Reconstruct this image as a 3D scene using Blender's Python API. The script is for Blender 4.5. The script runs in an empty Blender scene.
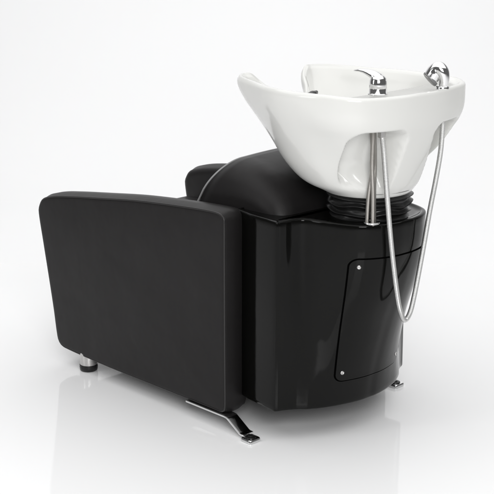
import bpy, bmesh, math, random
from mathutils import Vector, Matrix
random.seed(4)
scene = bpy.context.scene
R = math.radians

# ---------------------------------------------------------------- camera
cam = bpy.data.objects.new('camera', bpy.data.cameras.new('camera'))
scene.collection.objects.link(cam)
cam.location = (2.440, -2.663, 1.458)
cam.rotation_euler = (R(90 - 15.15), 0, R(90 - 43.862))
cam.data.sensor_width = 36
cam.data.lens = 1374 / 494 * 36
cam.data.clip_end = 100
scene.camera = cam

# ---------------------------------------------------------------- world: a dim studio
w = bpy.data.worlds.new('World'); scene.world = w; w.use_nodes = True
bg = w.node_tree.nodes['Background']
bg.inputs[0].default_value = (1, 1, 1, 1)
bg.inputs[1].default_value = 0.12
scene.view_settings.view_transform = 'Standard'
scene.view_settings.look = 'None'
scene.view_settings.exposure = 0.0

def softbox(name, loc, target, sx, sy, power, col=(1, 1, 1)):
    l = bpy.data.lights.new(name, 'AREA'); l.shape = 'RECTANGLE'
    l.size = sx; l.size_y = sy; l.energy = power; l.color = col
    o = bpy.data.objects.new(name, l); scene.collection.objects.link(o)
    o.location = loc
    o.rotation_euler = (Vector(target) - Vector(loc)).to_track_quat('-Z', 'Y').to_euler()
    return o
softbox('overhead_softbox', (0.0, -0.2, 4.2), (0.0, -0.2, 0), 7.6, 7.6, 254)
softbox('backdrop_light', (-1.0, 1.2, 3.2), (-4.2, 4.4, 1.0), 4.0, 1.2, 22)
softbox('side_softbox', (-1.5, -4.0, 1.9), (0.0, 0.0, 0.4), 0.9, 2.2, 22)
softbox('fill_softbox', (3.3, -2.9, 2.3), (0.1, 0.0, 0.6), 2.0, 1.8, 120)

# ---------------------------------------------------------------- materials
def mat(name, col, rough=.5, metal=0.0, coat=0.0, ior=1.45):
    m = bpy.data.materials.new(name); m.use_nodes = True
    b = m.node_tree.nodes['Principled BSDF']
    b.inputs['Base Color'].default_value = (*col, 1)
    b.inputs['Roughness'].default_value = rough
    b.inputs['Metallic'].default_value = metal
    b.inputs['IOR'].default_value = ior
    if coat:
        b.inputs['Coat Weight'].default_value = coat
        b.inputs['Coat Roughness'].default_value = .04
    return m
def noise_bump(m, scale, strength, dist, detail=4, kind='noise', rough_var=None):
    nt = m.node_tree; b = nt.nodes['Principled BSDF']
    tc = nt.nodes.new('ShaderNodeTexCoord')
    if kind == 'noise':
        n = nt.nodes.new('ShaderNodeTexNoise'); n.inputs['Detail'].default_value = detail; out = n.outputs['Fac']
    else:
        n = nt.nodes.new('ShaderNodeTexVoronoi'); n.feature = 'DISTANCE_TO_EDGE'; out = n.outputs['Distance']
    n.inputs['Scale'].default_value = scale
    nt.links.new(tc.outputs['Object'], n.inputs['Vector'])
    bp = nt.nodes.new('ShaderNodeBump'); bp.inputs['Strength'].default_value = strength
    bp.inputs['Distance'].default_value = dist
    nt.links.new(out, bp.inputs['Height'])
    prev = b.inputs['Normal'].links[0].from_socket if b.inputs['Normal'].links else None
    if prev: nt.links.new(prev, bp.inputs['Normal'])
    nt.links.new(bp.outputs['Normal'], b.inputs['Normal'])
    if rough_var:
        n2 = nt.nodes.new('ShaderNodeTexNoise'); n2.inputs['Scale'].default_value = rough_var[0]; n2.inputs['Detail'].default_value = 5
        nt.links.new(tc.outputs['Object'], n2.inputs['Vector'])
        mr = nt.nodes.new('ShaderNodeMapRange'); mr.inputs['To Min'].default_value = rough_var[1]; mr.inputs['To Max'].default_value = rough_var[2]
        nt.links.new(n2.outputs['Fac'], mr.inputs['Value']); nt.links.new(mr.outputs['Result'], b.inputs['Roughness'])
LEATHER = mat('black_leatherette', (.011, .0100, .0102), .46)
LEATHER.node_tree.nodes['Principled BSDF'].inputs['Specular IOR Level'].default_value = .27
noise_bump(LEATHER, 420, .22, .0006, kind='voronoi')
noise_bump(LEATHER, 7, .40, .010, 3, rough_var=(5, .38, .52))
WELT = mat('welt_black', (.018, .017, .017), .30)
PIPING = mat('grey_piping', (.26, .26, .26), .35)
GLOSS = mat('black_gloss_shell', (.0025, .0025, .0022), .09, ior=1.5)
GLOSS.node_tree.nodes['Principled BSDF'].inputs['Specular IOR Level'].default_value = .19
noise_bump(GLOSS, 14, .10, .004, 2, rough_var=(25, .07, .13))
SEAL = mat('matt_black_gap', (.0015, .0015, .0015), .9)
SEAL.node_tree.nodes['Principled BSDF'].inputs['Specular IOR Level'].default_value = 0.0
RUBBER = mat('black_rubber', (.010, .010, .010), .32)
noise_bump(RUBBER, 30, .35, .004, 3)
CAP = mat('black_plastic_cap', (.008, .008, .008), .35)
GEL = mat('black_gel', (.010, .010, .010), .22)
CERAMIC = mat('white_ceramic', (.70, .70, .678), .14, coat=.15)
noise_bump(CERAMIC, 5, .06, .006, 2)
CHROME = mat('chrome', (.80, .80, .80), .07, 1.0)
BRUSHED = mat('brushed_steel', (.62, .61, .60), .28, 1.0)
SATIN = mat('satin_hose_metal', (.70, .70, .69), .30, .9)
BRAID = mat('braided_supply_hose', (.33, .315, .295), .32, .95)
NOZZLE = mat('grey_nozzle_plate', (.22, .22, .22), .35, .4)
FLOOR = mat('white_gloss_acrylic', (.88, .88, .883), .055, ior=1.42)
FLOOR.node_tree.nodes['Principled BSDF'].inputs['Specular IOR Level'].default_value = .30
noise_bump(FLOOR, 3, .015, .003, 2)
def fade_gloss(m):
    """the glossy sheet gives way to matt paper well behind the chair"""
    nt = m.node_tree; b = nt.nodes['Principled BSDF']
    g = nt.nodes.new('ShaderNodeNewGeometry'); dt = nt.nodes.new('ShaderNodeVectorMath'); dt.operation = 'DOT_PRODUCT'
    dt.inputs[1].default_value = (-math.cos(R(43.86)), math.sin(R(43.86)), 0)
    nt.links.new(g.outputs['Position'], dt.inputs[0])
    for sock, a, c in (('Roughness', .055, .7), ('Specular IOR Level', .24, .05)):
        mr = nt.nodes.new('ShaderNodeMapRange'); mr.interpolation_type = 'SMOOTHSTEP'
        mr.inputs['From Min'].default_value = .9; mr.inputs['From Max'].default_value = 2.5
        mr.inputs['To Min'].default_value = a; mr.inputs['To Max'].default_value = c
        nt.links.new(dt.outputs['Value'], mr.inputs['Value']); nt.links.new(mr.outputs['Result'], b.inputs[sock])
fade_gloss(FLOOR)
def hose_rings(m, scale, strength):
    nt = m.node_tree; b = nt.nodes['Principled BSDF']
    tc = nt.nodes.new('ShaderNodeTexCoord'); wv = nt.nodes.new('ShaderNodeTexWave')
    wv.bands_direction = 'X'; wv.inputs['Scale'].default_value = scale
    nt.links.new(tc.outputs['UV'], wv.inputs['Vector'])
    bp = nt.nodes.new('ShaderNodeBump'); bp.inputs['Strength'].default_value = strength; bp.inputs['Distance'].default_value = .002
    nt.links.new(wv.outputs['Fac'], bp.inputs['Height']); nt.links.new(bp.outputs['Normal'], b.inputs['Normal'])
hose_rings(SATIN, 120, .55)
hose_rings(BRAID, 150, .3)

# ---------------------------------------------------------------- mesh helpers
def link(name, bm, m, parent=None, smooth=True, angle=None):
    me = bpy.data.meshes.new(name)
    bmesh.ops.recalc_face_normals(bm, faces=bm.faces[:])
    bm.to_mesh(me); bm.free()
    me.materials.append(m)
    for p in me.polygons: p.use_smooth = smooth
    if angle: me.set_sharp_from_angle(angle=R(angle))
    o = bpy.data.objects.new(name, me); scene.collection.objects.link(o)
    if parent is not None: o.parent = parent
    return o
def loft(rings, cap0=True, cap1=True, closed=True, bm=None):
    """rings: lists of equally many points; the last/first ring may be capped"""
    bm = bm or bmesh.new()
    V = [[bm.verts.new(p) for p in r] for r in rings]
    n = len(rings[0]); m = n if closed else n - 1
    for a, b in zip(V, V[1:]):
        for i in range(m):
            bm.faces.new((a[i], a[(i + 1) % n], b[(i + 1) % n], b[i]))
    if cap0: bm.faces.new(V[0])
    if cap1: bm.faces.new(V[-1][::-1])
    return bm
def catmull(pts, n, closed=True):
    """even resample of a Catmull-Rom curve through pts"""
    P = [Vector(p) for p in pts]; N = len(P); dense = []
    seg = N if closed else N - 1
    for i in range(seg):
        if closed: p0, p1, p2, p3 = P[i - 1], P[i], P[(i + 1) % N], P[(i + 2) % N]
        else: p0, p1, p2, p3 = P[max(i - 1, 0)], P[i], P[i + 1], P[min(i + 2, N - 1)]
        for k in range(24):
            t = k / 24
            dense.append(.5 * ((2 * p1) + (p2 - p0) * t + (2 * p0 - 5 * p1 + 4 * p2 - p3) * t * t + (3 * p1 - p0 - 3 * p2 + p3) * t ** 3))
    dense.append(P[0] if closed else P[-1])
    L = [0]
    for a, b in zip(dense, dense[1:]): L.append(L[-1] + (b - a).length)
    out = []; j = 0; cnt = n if closed else n - 1
    for k in range(n):
        s = L[-1] * k / cnt
        while j < len(L) - 2 and L[j + 1] < s: j += 1
        f = (s - L[j]) / max(L[j + 1] - L[j], 1e-9)
        out.append(dense[j].lerp(dense[j + 1], min(max(f, 0), 1)))
    return out
def interp(tab, x):
    if x <= tab[0][0]: return tab[0][1]
    for (a, fa), (b, fb) in zip(tab, tab[1:]):
        if x <= b:
            t = (x - a) / (b - a)
            return fa + (fb - fa) * t
    return tab[-1][1]
def smooth_interp(tab, x):
    """monotone-ish cubic (Catmull) interpolation of a table"""
    if x <= tab[0][0]: return tab[0][1]
    if x >= tab[-1][0]: return tab[-1][1]
    for i in range(len(tab) - 1):
        (a, fa), (b, fb) = tab[i], tab[i + 1]
        if x <= b:
            h = b - a; t = (x - a) / h
            def slope(k):
                k0, k1 = max(k - 1, 0), min(k + 1, len(tab) - 1)
                return (tab[k1][1] - tab[k0][1]) / (tab[k1][0] - tab[k0][0])
            m0, m1 = slope(i) * h, slope(i + 1) * h
            return (2*t**3 - 3*t*t + 1)*fa + (t**3 - 2*t*t + t)*m0 + (-2*t**3 + 3*t*t)*fb + (t**3 - t*t)*m1
def sstep(a, b, x):
    t = min(max((x - a) / (b - a), 0), 1); return t * t * (3 - 2 * t)
def tube(pts, r, sides=14, n=80, closed=False, caps=True, bm=None):
    """tube along a smooth path; r is a number or a list spread over the path; UV x runs along it"""
    P = catmull(pts, n, closed)
    rings = []; up = None
    for i, p in enumerate(P):
        a = P[i - 1] if (i or closed) else P[0]; b = P[(i + 1) % n] if (i < n - 1 or closed) else P[-1]
        t = (b - a).normalized()
        if up is None: up = t.orthogonal().normalized()
        up = (up - t * up.dot(t)).normalized(); bi = t.cross(up)
        rr = r if isinstance(r, (int, float)) else interp([(k / (len(r) - 1), v) for k, v in enumerate(r)], i / (n - 1))
        rings.append([p + (up * math.cos(q) + bi * math.sin(q)) * rr for q in [2 * math.pi * k / sides for k in range(sides)]])
    bm = bm or bmesh.new()
    uv = bm.loops.layers.uv.verify()
    V = [[bm.verts.new(p) for p in rg] for rg in rings]
    tot = n if closed else n - 1
    for i in range(tot):
        A, B = V[i], V[(i + 1) % n]
        for k in range(sides):
            f = bm.faces.new((A[k], A[(k + 1) % sides], B[(k + 1) % sides], B[k]))
            for l, (uu, vv) in zip(f.loops, ((i, k), (i, k + 1), (i + 1, k + 1), (i + 1, k))): l[uv].uv = (uu / n, vv / sides)
    if caps and not closed: bm.faces.new(V[0][::-1]); bm.faces.new(V[-1])
    return bm
def lathe(profile, centre, n=48, axis=None, bm=None, cap=True):
    """profile: (radius, height) along axis"""
    c = Vector(centre); ax = Vector(axis or (0, 0, 1)).normalized()
    u = ax.orthogonal().normalized() if axis else Vector((1, 0, 0)); v = ax.cross(u)
    rings = [[c + ax * h + (u * math.cos(2*math.pi*k/n) + v * math.sin(2*math.pi*k/n)) * max(r, 1e-4) for k in range(n)] for r, h in profile]
    return loft(rings, cap, cap, bm=bm)
def empty(name, loc, label, cat, group=None):
    o = bpy.data.objects.new(name, None); scene.collection.objects.link(o)
    o.location = loc; o['label'] = label; o['category'] = cat
    if group: o['group'] = group
    return o

# ---------------------------------------------------------------- the setting: white studio sweep
D = Vector((-math.cos(R(43.86)), math.sin(R(43.86)), 0)); N_ = Vector((D.y, -D.x, 0))
def sweep(profile):
    rings = []
    for d, z in profile:
        c = D * d
        rings.append([(c + N_ * s + Vector((0, 0, z))) for s in (-9, -3, 3, 9)])
    return loft(rings, False, False, closed=False)
fl = link('floor', sweep([(-7, 0), (-3, 0), (0, 0), (2.6, 0)]), FLOOR); fl['kind'] = 'structure'
arc = [(2.6 + 1.4 * math.sin(a), 1.4 - 1.4 * math.cos(a)) for a in [R(90) * k / 24 for k in range(25)]]
bd = link('backdrop', sweep(arc + [(4.0, 3.0), (4.0, 6.0)]), FLOOR); bd['kind'] = 'structure'

# ---------------------------------------------------------------- the chair
chair = empty('shampoo_chair', (0, 0, 0), 'black leatherette salon backwash chair with white ceramic basin on a glossy black rear housing', 'salon chair')

# --- armrests
ARM = [(-.938, .462), (-.932, .490), (-.912, .513), (-.86, .529), (-.774, .543), (-.64, .561), (-.493, .580), (-.38, .591),
       (-.279, .599), (-.19, .605), (-.135, .606), (-.112, .600), (-.105, .585), (-.105, .50), (-.105, .35), (-.105, .2), (-.105, .09), (-.107, .062),
       (-.120, .049), (-.18, .048), (-.35, .048), (-.557, .048), (-.70, .050), (-.80, .053), (-.842, .057), (-.861, .072), (-.869, .10), (-.880, .17), (-.898, .263), (-.919, .366)]
NA = 220
def arm_curve():
    return catmull([(x, 0, z) for x, z in ARM], NA)
def inset(C, d):
    out = []; n = len(C)
    for i, p in enumerate(C):
        t = (C[(i + 1) % n] - C[i - 1]).normalized()
        nrm = Vector((t.z, 0, -t.x))          # ARM runs clockwise seen from -y
        out.append(p + nrm * d)
    return out
def make_arm(side):
    C = arm_curve(); cen = Vector((-.5, 0, .31))
    if (inset(C, .01)[0] - cen).length > (C[0] - cen).length: sg = -1
    else: sg = 1
    yo, yi = (.300, .208) if side < 0 else (.372, .284)      # the far arm stands a little further out
    rings = []
    def cap_rings(base, y, bulge, out_dir, ks):
        rs = []
        for s in ks:
            b = bulge * (1 - s ** 4)
            rs.append([Vector((cen.x + (p.x - cen.x) * s, 0, cen.z + (p.z - cen.z) * s)) + Vector((0, side * (y + out_dir * b), 0)) for p in base])
        return rs
    ro, ri = .009, .022
    base_o = inset(C, sg * ro); base_i = inset(C, sg * ri)
    rings += cap_rings(base_o, yo, .005, 1, [.02, .2, .4, .6, .75, .86, .94, .98])
    for a in (0, 22, 45, 68, 90):
        rings.append([p + Vector((0, side * (yo - ro + ro * math.cos(R(a))), 0)) for p in inset(C, sg * ro * (1 - math.sin(R(a))))])
    for k in (.3, .7):     # crowned band
        rings.append([p + Vector((0, side * (yo - ro + (yi + ri - yo + ro) * k), 0)) for p in inset(C, -sg * .006)])
    for a in (90, 68, 45, 22, 0):
        rings.append([p + Vector((0, side * (yi + ri - ri * math.cos(R(a))), 0)) for p in inset(C, sg * ri * (1 - math.sin(R(a))))])
    rings += cap_rings(base_i, yi, .004, -1, [.98, .9, .7, .4, .02])
    a = link('armrest', loft(rings), LEATHER, chair)
    seam = [p + Vector((0, side * (yo - .0035), 0)) for p in inset(C, sg * .0028)]
    link('seam', tube(seam, .0027, 8, 260, closed=True), WELT, a)
    return a
for s in (-1, 1): make_arm(s)

# --- seat and front panel between the arms
def rbox(x0, x1, y0, y1, z0, z1, r, crown=0, bm=None, seg=4):
    """rounded box, optionally crowned on top"""
    bm2 = bmesh.new()
    bmesh.ops.create_cube(bm2, size=1)
    for v in bm2.verts:
        v.co = Vector(((x0 + x1) / 2 + v.co.x * (x1 - x0), (y0 + y1) / 2 + v.co.y * (y1 - y0), (z0 + z1) / 2 + v.co.z * (z1 - z0)))
    bmesh.ops.bevel(bm2, geom=bm2.edges[:] + bm2.verts[:], offset=r, segments=seg, profile=.5, affect='EDGES')
    return bm2
link('seat', rbox(-.90, -.30, -.207, .283, .30, .44, .035), LEATHER, chair)
link('seat_base', rbox(-.84, -.12, -.205, .280, .085, .31, .012), LEATHER, chair)

# --- backrest: front outline leaning back, body swelling behind it
def u_section(xf, top, hw, rc, lean, z0=.40, n=14, x_shift=0):
    """inverted U in y,z with rounded top corners; lean pushes the top rearwards"""
    pts = []
    path = [(-hw, z0), (-hw, z0 + (top - rc - z0) * .5)]
    for k in range(n + 1):
        a = R(180 - 90 * k / n); path.append((-hw + rc + rc * math.cos(a), top - rc + rc * math.sin(a)))
    for k in range(1, 8):
        path.append((-hw + rc + (2 * hw - 2 * rc) * k / 8, top + .006 * math.sin(math.pi * k / 8)))
    for k in range(n + 1):
        a = R(90 - 90 * k / n); path.append((hw - rc + rc * math.cos(a), top - rc + rc * math.sin(a)))
    path += [(hw, z0 + (top - rc - z0) * .5), (hw, z0)]
    return [Vector((xf + lean * (z - top), y * 1.17 + .036, z)) for y, z in path]
secs = [(-.222, .690, .185, .085, .62), (-.236, .704, .202, .09, .62), (-.226, .714, .208, .09, .62), (-.195, .717, .209, .085, .55), (-.14, .708, .209, .08, .40),
        (-.08, .686, .207, .07, .25), (-.03, .655, .204, .06, .15), (0.0, .62, .20, .05, .10), (.012, .59, .19, .04, .06)]
br = link('backrest', loft([u_section(*s) for s in secs]), LEATHER, chair)
pp = [p + Vector((-.004, 0, 0)) for p in u_section(-.231, .710, .2075, .09, .62)]
pp = [Vector((p.x, p.y * 1.005, p.z + .001)) for p in pp]
link('piping', tube(pp, .0026, 8, 200), PIPING, br)

# --- rear housing
TOP = [(-.13, .232), (-.085, .242), (-.045, .251), (.036, .257), (.049, .251), (.054, .236), (.058, .206), (.074, .180), (.122, .167), (.18, .150), (.222, .125), (.250, .080), (.262, .035), (.264, 0)]
BOT = [(-.13, .232), (-.085, .244), (-.045, .254), (.034, .262), (.050, .257), (.060, .236), (.076, .210), (.096, .187), (.113, .158), (.126, .128), (.138, .090), (.146, .055), (.150, .025), (.150, 0)]
WT = [(.088, 0), (.18, .12), (.30, .40), (.42, .76), (.52, .96), (.61, 1)]
MID = len(TOP) * 2 - 1
def sym(L): return [(x, -y) for x, y in L] + [(x, y) for x, y in L[:-1][::-1]]
TS, BS = sym(TOP), sym(BOT)
NS = 200
def poly_curve(P): # keep the corner of the wing fairly tight, same parameter for both outlines
    P3 = [Vector((x, y, 0)) for x, y in P]; out = []
    N = len(P3)
    for k in range(NS):
        u = k / (NS - 1) * (N - 1); i = min(int(u), N - 2); t = u - i
        p0, p1, p2, p3 = P3[max(i - 1, 0)], P3[i], P3[i + 1], P3[min(i + 2, N - 1)]
        out.append(.5 * ((2 * p1) + (p2 - p0) * t + (2 * p0 - 5 * p1 + 4 * p2 - p3) * t * t + (3 * p1 - p0 - 3 * p2 + p3) * t ** 3))
    return out
TC, BC = poly_curve(TS), poly_curve(BS)
def shell_pt(u, z, off=0.0):
    """u in 0..NS-1, surface point offset outwards"""
    def base(u):
        u = min(max(u, 0), NS - 1); i = min(int(u), NS - 2); t = u - i
        wgt = smooth_interp(WT, z)
        a = TC[i].lerp(TC[i + 1], t); b = BC[i].lerp(BC[i + 1], t)
        p = b.lerp(a, wgt); return Vector((p.x, p.y, z))
    p = base(u)
    if off:
        t = (base(u + .5) - base(u - .5)).normalized(); nrm = Vector((t.y, -t.x, 0))
        p = p + nrm * off
    return p
Z0, Z1 = .088, .605
rings = []
rings.append([Vector((shell_pt(i, Z0, -.02).x, shell_pt(i, Z0, -.02).y, Z0 + .004)) for i in range(NS)])
for z, o in ((Z0, -.004), (Z0 + .0015, -.0012), (Z0 + .005, 0)): rings.append([Vector((*shell_pt(i, Z0 + .005, o).xy, z)) for i in range(NS)])
for k in range(1, 40): 
    z = Z0 + .005 + (Z1 - .006 - Z0 - .005) * k / 39
    rings.append([shell_pt(i, z) for i in range(NS)])
for dz, o in ((-.0035, -.0006), (-.001, -.0025), (0, -.006)): rings.append([Vector((*shell_pt(i, Z1 - .006, o).xy, Z1 + dz)) for i in range(NS)])
for o, dz in ((-.012, 0), (-.014, -.003), (-.03, -.004)): rings.append([Vector((*shell_pt(i, Z1 - .006, o).xy, Z1 + dz)) for i in range(NS)])
housing = link('rear_housing', loft(rings, cap0=True, cap1=True), GLOSS, chair)
# recessed base plate under the housing, and the panel on its back
def patch(u0, u1, za, zb, rc, off, thick, nu=60, nz=50):
    """rounded-corner patch that follows the housing surface"""
    bm = bmesh.new(); du = u1 - u0; ucm = (shell_pt(u0, .35) - shell_pt(u1, .35)).length / du
    ru = rc / ucm
    def span(z):
        d = 0
        for zc, s in ((za, 1), (zb, -1)):
            e = (z - zc) * s
            if e < rc: d = max(d, ru * (1 - math.sqrt(max(0, 1 - ((rc - e) / rc) ** 2))))
        lean = (z - .34) * 4.5
        return u0 + d + lean, u1 - d - lean
    zs = []
    for k in range(13): zs.append(za + rc * (1 - math.cos(R(90 * k / 12))))
    zs += [za + rc + (zb - za - 2 * rc) * k / nz for k in range(1, nz)]
    for k in range(13): zs.append(zb - rc * (1 - math.sin(R(90 * k / 12))))
    rings = []
    for z in zs:
        a, b = span(z)
        rings.append([shell_pt(a + (b - a) * k / nu, z, off) for k in range(nu + 1)])
    loft(rings, False, False, closed=False, bm=bm)
    bmesh.ops.remove_doubles(bm, verts=bm.verts[:], dist=1e-5)
    ext = bmesh.ops.extrude_face_region(bm, geom=bm.faces[:])
    cen = Vector((.0, 0, 0))
    for v in [e for e in ext['geom'] if isinstance(e, bmesh.types.BMVert)]:
        d = Vector((v.co.x - .02, v.co.y, 0)).normalized(); v.co -= d * thick
    return bm
def u_for_y(y, z):
    best = min(range(NS), key=lambda i: (abs(shell_pt(i, z).y - y) if shell_pt(i, z).x > .05 else 9))
    return best
UA, UB = u_for_y(-.129, .3), u_for_y(.129, .3)
panel = link('access_panel', patch(UA, UB, .162, .514, .020, .0026, .004), GLOSS, chair, angle=40)
link('panel_gap', patch(UA - .85, UB + .85, .1588, .5172, .0232, .0009, .003), SEAL, panel, angle=40)
for u, z in ((UA + 4.0, .494), (UA + 3.5, .186), (UB - 4.0, .494), (UB - 3.5, .186)):
    u += (z - .34) * 4.5 * (1 if u < NS / 2 else -1)
    p = shell_pt(u, z, .0020); q = shell_pt(u, z, .01); ax = (q - p).normalized()
    link('screw', lathe([(.0056, 0), (.0056, .0012), (.0048, .0026), (.0030, .0034), (.0022, .0022), (.0005, .0022)], p, 20, axis=ax), BRUSHED, panel)

# --- bellows and deck
BX = .132
prof = [(.075, 0)]
nf = 4
zb0, zb1 = .598, .676
for k in range(61):
    t = k / 60
    ph = (t * nf) % 1
    r = .1110 - .012 * abs(math.sin(math.pi * t * nf)) ** .7 + .004 * t
    prof.append((r, (zb1 - zb0) * t))
bm = bmesh.new(); n = 96; rg = []
for r, h in prof:
    ring = []
    for k in range(n):
        a = 2 * math.pi * k / n
        j = .0035 * math.sin(a * 3 + h * 120) + .0025 * math.sin(a * 7 - h * 70)
        ring.append(Vector((BX + (r + j * .4) * math.cos(a), (r + j * .4) * math.sin(a), zb0 + h + j * .9 * math.sin(math.pi * min(1, h / .062)))))
    rg.append(ring)
link('bellows', loft(rg, bm=bm), RUBBER, chair)

# --- basin
RIMH = [(.312, 0), (.307, .08), (.290, .148), (.263, .198), (.212, .234), (.13, .254), (.05, .258), (-.015, .245), (-.095, .212),
        (-.160, .186), (-.196, .163), (-.216, .134), (-.213, .105), (-.198, .082), (-.165, .06), (-.140, .03), (-.133, 0)]
NB = 320
FAR = [(.307, .08), (.290, .155), (.270, .210), (.226, .244), (.13, .258)] + RIMH[6:]     # the far back corner is squarer
full = [(x, -y) for x, y in RIMH] + [(x, y) for x, y in FAR[:-1][::-1]]
RIM = catmull([(x, y, 0) for x, y in full], NB)
RIM = [Vector((p.x, p.y, 0)) for p in RIM]
def lip(p):
    return sstep(-.04, -.19, p.x) * sstep(.03, .115, abs(p.y))
def rim_z(p):
    z = .944
    # neck notch between the two front lips
    k = sstep(-.02, -.20, p.x) if p.x < 0 else 0
    if abs(p.y) < .125 and p.x < -.10: z -= .085 * (1 - sstep(.015, .112, abs(p.y)))
    z -= .006 * sstep(.18, .30, p.x)
    return z
BASE_C = Vector((.125, 0, 0)); BASE_R = .1155; BZ = .666
# angle of each rim point about the centre gives the matching base point
CEN = Vector((.06, 0, 0))
angs = [math.atan2(p.y, p.x - .06) for p in RIM]
base = [BASE_C + Vector((math.cos(a), math.sin(a), 0)) * BASE_R for a in angs]
FT = [(0, 0), (.02, .06), (.08, .26), (.15, .39), (.28, .545), (.45, .69), (.62, .825), (.76, .93), (.88, .995), (.95, 1.012), (1, 1)]
HULL = []
for a in angs:
    ex = .278 if math.cos(a) < 0 else .245
    pw = 2.0; rr = (abs(math.cos(a) / ex) ** pw + abs(math.sin(a) / .256) ** pw) ** (-1 / pw)
    HULL.append(CEN + Vector((math.cos(a), math.sin(a), 0)) * rr)
def recess(y, z):
    """two arch-topped recesses in the back, either side of a rib"""
    d = 0
    dn = max(0, .85 - z)
    for ya, yb in ((-.203 + .30 * dn, -.048 - .05 * dn), (.058 + .05 * dn, .200 - .34 * dn)):
        top = .853; rc = .035
        e = abs(y - (ya + yb) / 2) - (yb - ya) / 2
        ez = z - top
        # signed distance to rounded box that is open below
        qx, qz = e + rc, ez + rc
        sd = math.hypot(max(qx, 0), max(qz, 0)) + min(max(qx, qz), 0) - rc
        d = max(d, sstep(.002, -.015, sd))
    return d * sstep(.66, .77, z)
def outer(i, t):
    p = RIM[i]; zt = rim_z(p); z = BZ + (zt - BZ) * t
    f = smooth_interp(FT, (z - BZ) / (.944 - BZ))
    f = f + (smooth_interp(FT, t) - f) * sstep(.6, 1, t)
    rear = sstep(.09, .22, p.x)
    if rear:
        zz = BZ + (zt - BZ) * t
        fr = smooth_interp([(0, 0), (.03, .06), (.10, .20), (.25, .40), (.45, .64), (.60, .82), (.70, .94), (.80, .995), (1, 1)], t)
        f = f + (fr - f) * rear
    q = base[i].lerp(HULL[i].lerp(p, max(sstep(.25, 1.0, t), sstep(-.04, .12, p.x))), f)
    # flare of the foot ring
    if rear > 0:
        d = recess(q.y, z) * rear
        q = q - Vector((.074 * d, 0, 0)) * min(1, max(0, (q.x - BX) / .075))
    return Vector((q.x, q.y, z))
def thick(i):
    return 1 - .5 * sstep(-.02, -.15, RIM[i].x)
def shrink(i, d):
    a, b = RIM[i - 1], RIM[(i + 1) % NB]; t = (b - a).normalized()
    return Vector((-t.y, t.x, 0)) * d
# direction check for the inward normal
sgn = 1 if (RIM[20] + shrink(20, .01) - CEN).length < (RIM[20] - CEN).length else -1
rings = [[base[i].lerp(BASE_C, .5) + Vector((0, 0, BZ - .002)) for i in range(NB)], [base[i].lerp(BASE_C, .03) + Vector((0, 0, BZ - .002)) for i in range(NB)]]
NT = 90
for k in range(NT + 1): 
    t = (k / NT) * .975
    rings.append([outer(i, t) for i in range(NB)])
# rolled rim, then the inside of the bowl
for d, dz, lz in ((.0015, -.0035, 0), (.005, -.0008, .001), (.010, 0, .003), (.016, -.0008, .004), (.020, -.004, .003)):
    rings.append([RIM[i] + shrink(i, sgn * d * thick(i)) + Vector((0, 0, rim_z(RIM[i]) + dz + lz * lip(RIM[i]))) for i in range(NB)])
INC = Vector((.02, 0, 0))
for s, dz in ((.97, -.010), (.93, -.030), (.88, -.055), (.80, -.085), (.68, -.115), (.50, -.140), (.30, -.152), (.12, -.158), (.03, -.16)):
    ring = []
    for i in range(NB):
        p = RIM[i] + shrink(i, sgn * .021 * thick(i))
        s2 = s
        deck = sstep(.14, .24, p.x)
        # flat deck at the back for the tap and shower
        px = p.x if p.x < .13 else .13 + .075 * (1 - math.exp(-(p.x - .13) / .075))
        q = Vector((INC.x + (px - INC.x) * s, p.y * s, 0))
        zr = rim_z(RIM[i])
        ring.append(Vector((q.x, q.y, min(zr, .944) + dz * (1 if zr > .93 else max(.25, (zr - .79) / .15)))))
    if s == .97:
        rings.append([RIM[i] + shrink(i, sgn * .025 * thick(i)) + Vector((0, 0, rim_z(RIM[i]) - .006 + .006 * lip(RIM[i]))) for i in range(NB)])
    rings.append(ring)
basin = link('basin', loft(rings), CERAMIC, chair)

# --- neck rest in the notch
def neck():
    path = []
    for k in range(21):
        y = -.058 + .116 * k / 20
        path.append((-.112 - .15 * max(0, abs(y) - .03), y, .872 + .016 * (y / .058) ** 2))
    return tube(path, [.004, .013, .0145, .0145, .0145, .0145, .013, .004], 16, 60)
link('neck_rest', neck(), GEL, basin)

# --- supply hoses and their ring
ring = link('hose_ring', tube([(.226 + .0185 * math.cos(a), -.097 + .0185 * math.sin(a), .6085) for a in [2 * math.pi * k / 16 for k in range(16)]], .0030, 10, 60, closed=True), CHROME, housing)
for path in ([(.216, -.104, .60), (.220, -.104, .68), (.228, -.100, .76), (.226, -.104, .84), (.226, -.104, .90)],
             [(.232, -.100, .60), (.233, -.103, .68), (.232, -.108, .76), (.232, -.106, .84), (.232, -.106, .90)],
             [(.226, -.088, .60), (.226, -.092, .68), (.228, -.094, .76), (.226, -.096, .84), (.226, -.096, .90)]):
    link('supply_hose', tube(path, .0058, 12, 90), BRAID, chair)

# --- mixer tap on the deck
MX, MY, MZ = .238, -.100, .936
tap = link('mixer_tap', lathe([(.0240, 0), (.0240, .003), (.0222, .0045), (.0220, .015), (.0214, .0156), (.0214, .0164), (.0220, .017), (.0218, .028),
                               (.0210, .036), (.0188, .042), (.0145, .0465), (.009, .0488), (.003, .0495)], (MX, MY, MZ), 48), CHROME, chair, angle=50)
rg = []
for x, zc, hw, hh in ((.014, .038, .009, .006), (.004, .043, .015, .009), (-.010, .0455, .0165, .0115), (-.024, .0500, .0150, .0095), (-.040, .0535, .0125, .0065), (-.056, .0545, .0110, .0044), (-.070, .0535, .0095, .0030), (-.076, .0525, .006, .002)):
    rg.append([Vector((MX + x, MY + hw * math.cos(a), MZ + zc + hh * math.sin(a))) for a in [2 * math.pi * k / 20 for k in range(20)]])
link('lever', loft(rg), CHROME, tap)

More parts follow.
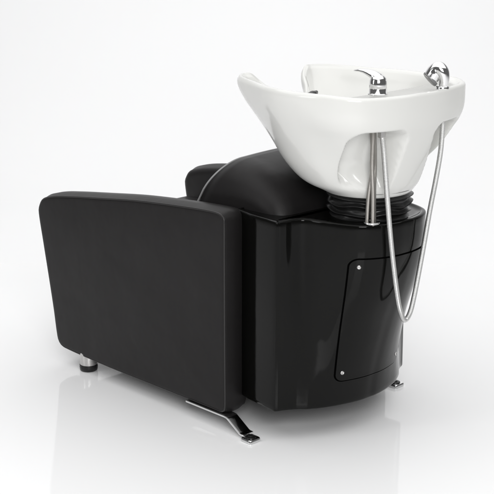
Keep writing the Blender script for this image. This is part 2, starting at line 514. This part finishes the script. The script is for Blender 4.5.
# --- front legs (part: leg > foot_cap)
for s in (-1, 1):
    lg = link('leg', lathe([(.0260, .020), (.0265, .022), (.0265, .062)], (-.743, s * (.2735 if s < 0 else .30), 0), 40), BRUSHED, chair, angle=40)
    link('foot_cap', lathe([(.023, .0), (.0265, .003), (.0280, .012), (.0275, .0195), (.020, .0205)], (-.743, s * (.2735 if s < 0 else .30), 0), 40), CAP, lg, angle=40)

# --- rear foot brackets: flat bent chrome strip and an adjustable pad
def strip(profile, y0, y1, th):
    """profile (x, z): centre line of the strip"""
    P = [Vector((x, 0, z)) for x, z in profile]; top = []; bot = []
    for i, p in enumerate(P):
        t0 = (P[i] - P[i - 1]).normalized() if i else (P[1] - P[0]).normalized()
        t1 = (P[i + 1] - P[i]).normalized() if i < len(P) - 1 else t0
        t = (t0 + t1).normalized(); n = Vector((-t.z, 0, t.x)); s = th / 2 / max(.3, n.dot(Vector((-t0.z, 0, t0.x))))
        top.append(p + n * s); bot.append(p - n * s)
    out = top + bot[::-1]
    rings = []
    for y, d in ((y0, .0), (y1, .0)): rings.append([Vector((p.x, y, p.z)) for p in out])
    bm = loft(rings)
    bmesh.ops.recalc_face_normals(bm, faces=bm.faces[:])
    es = [e for e in bm.edges if len(e.link_faces) == 2 and e.calc_face_angle(0) > R(60)]
    bmesh.ops.bevel(bm, geom=es, offset=.0012, segments=2, affect='EDGES', profile=.5)
    return bm
for s in (-1, 1):
    ya, yb = sorted((s * .3055, s * .268))
    prof = [(-.26, .0440), (-.104, .0440), (-.094, .0430), (-.087, .0390), (-.048, .0150), (-.044, .0122), (-.038, .0108), (-.027, .0105)]
    b = link('rear_foot', strip(prof, ya, yb, .006), CHROME, chair, angle=40)
    pcx = -.008; pcy = s * .297
    sq = []
    for z, hs in ((0, .0185), (.0015, .0205), (.0085, .0205), (.0105, .019)):
        sq.append([Vector((pcx + 1.0 * hs * (abs(math.cos(a)) ** .35) * (1 if math.cos(a) > 0 else -1) , pcy + hs * (abs(math.sin(a)) ** .35) * (1 if math.sin(a) > 0 else -1), z)) for a in [2 * math.pi * k / 48 for k in range(48)]])
    link('foot_pad', loft(sq), CHROME, b, angle=50)
    link('foot_screw', lathe([(.0150, .0100), (.0150, .0125), (.0135, .0135), (.0070, .0138), (.0065, .0165), (.002, .017)], (pcx, pcy, 0), 24), CAP, b, angle=50)

# ---------------------------------------------------------------- hand shower with its hose
HS = Vector((.284, .096, .937))
sh = empty('hand_shower', HS, 'chrome hand shower parked in the basin rim, its silver metal hose hanging in a loop', 'hand shower')
def local(bm):
    for v in bm.verts: v.co -= HS
    return bm
link('holder', local(lathe([(.0170, -.004), (.0170, .003), (.0155, .005), (.0130, .006)], HS, 40)), CHROME, sh, angle=50)
body = link('spray_handle', local(tube([(.286, .095, .937), (.291, .093, .958), (.288, .090, .977), (.276, .087, .985), (.266, .083, .974), (.260, .080, .962)],
        [.0110, .0122, .0150, .0190, .0212, .0208], 32, 60)), CHROME, sh)
ax = Vector((-.42, -.62, -.66)).normalized()
fc = Vector((.258, .0785, .959))
link('spray_face', local(lathe([(.0215, -.004), (.0225, .001), (.0215, .004), (.0185, .0052), (.002, .0055)], fc, 36, axis=ax)), NOZZLE, body, angle=50)
HP = [(0.254, -0.1, 0.847), (0.26, -0.098, 0.8), (0.263, -0.09, 0.723), (0.27, -0.078, 0.594), (0.274, -0.062, 0.486), (0.276, -0.045, 0.403), (0.275, -0.03, 0.364), (0.272, -0.01, 0.34), (0.272, 0.01, 0.355), (0.274, 0.025, 0.406), (0.276, 0.05, 0.518), (0.28, 0.068, 0.623), (0.286, 0.08, 0.701), (0.289, 0.092, 0.778), (0.286, 0.1, 0.854)]
hose = link('hose', local(tube(HP, .0066, 14, 420)), SATIN, sh)
link('hose_nut', local(lathe([(.0085, -.016), (.0105, -.014), (.0105, .004), (.009, .006)], HP[0], 6)), BRUSHED, hose, smooth=False)
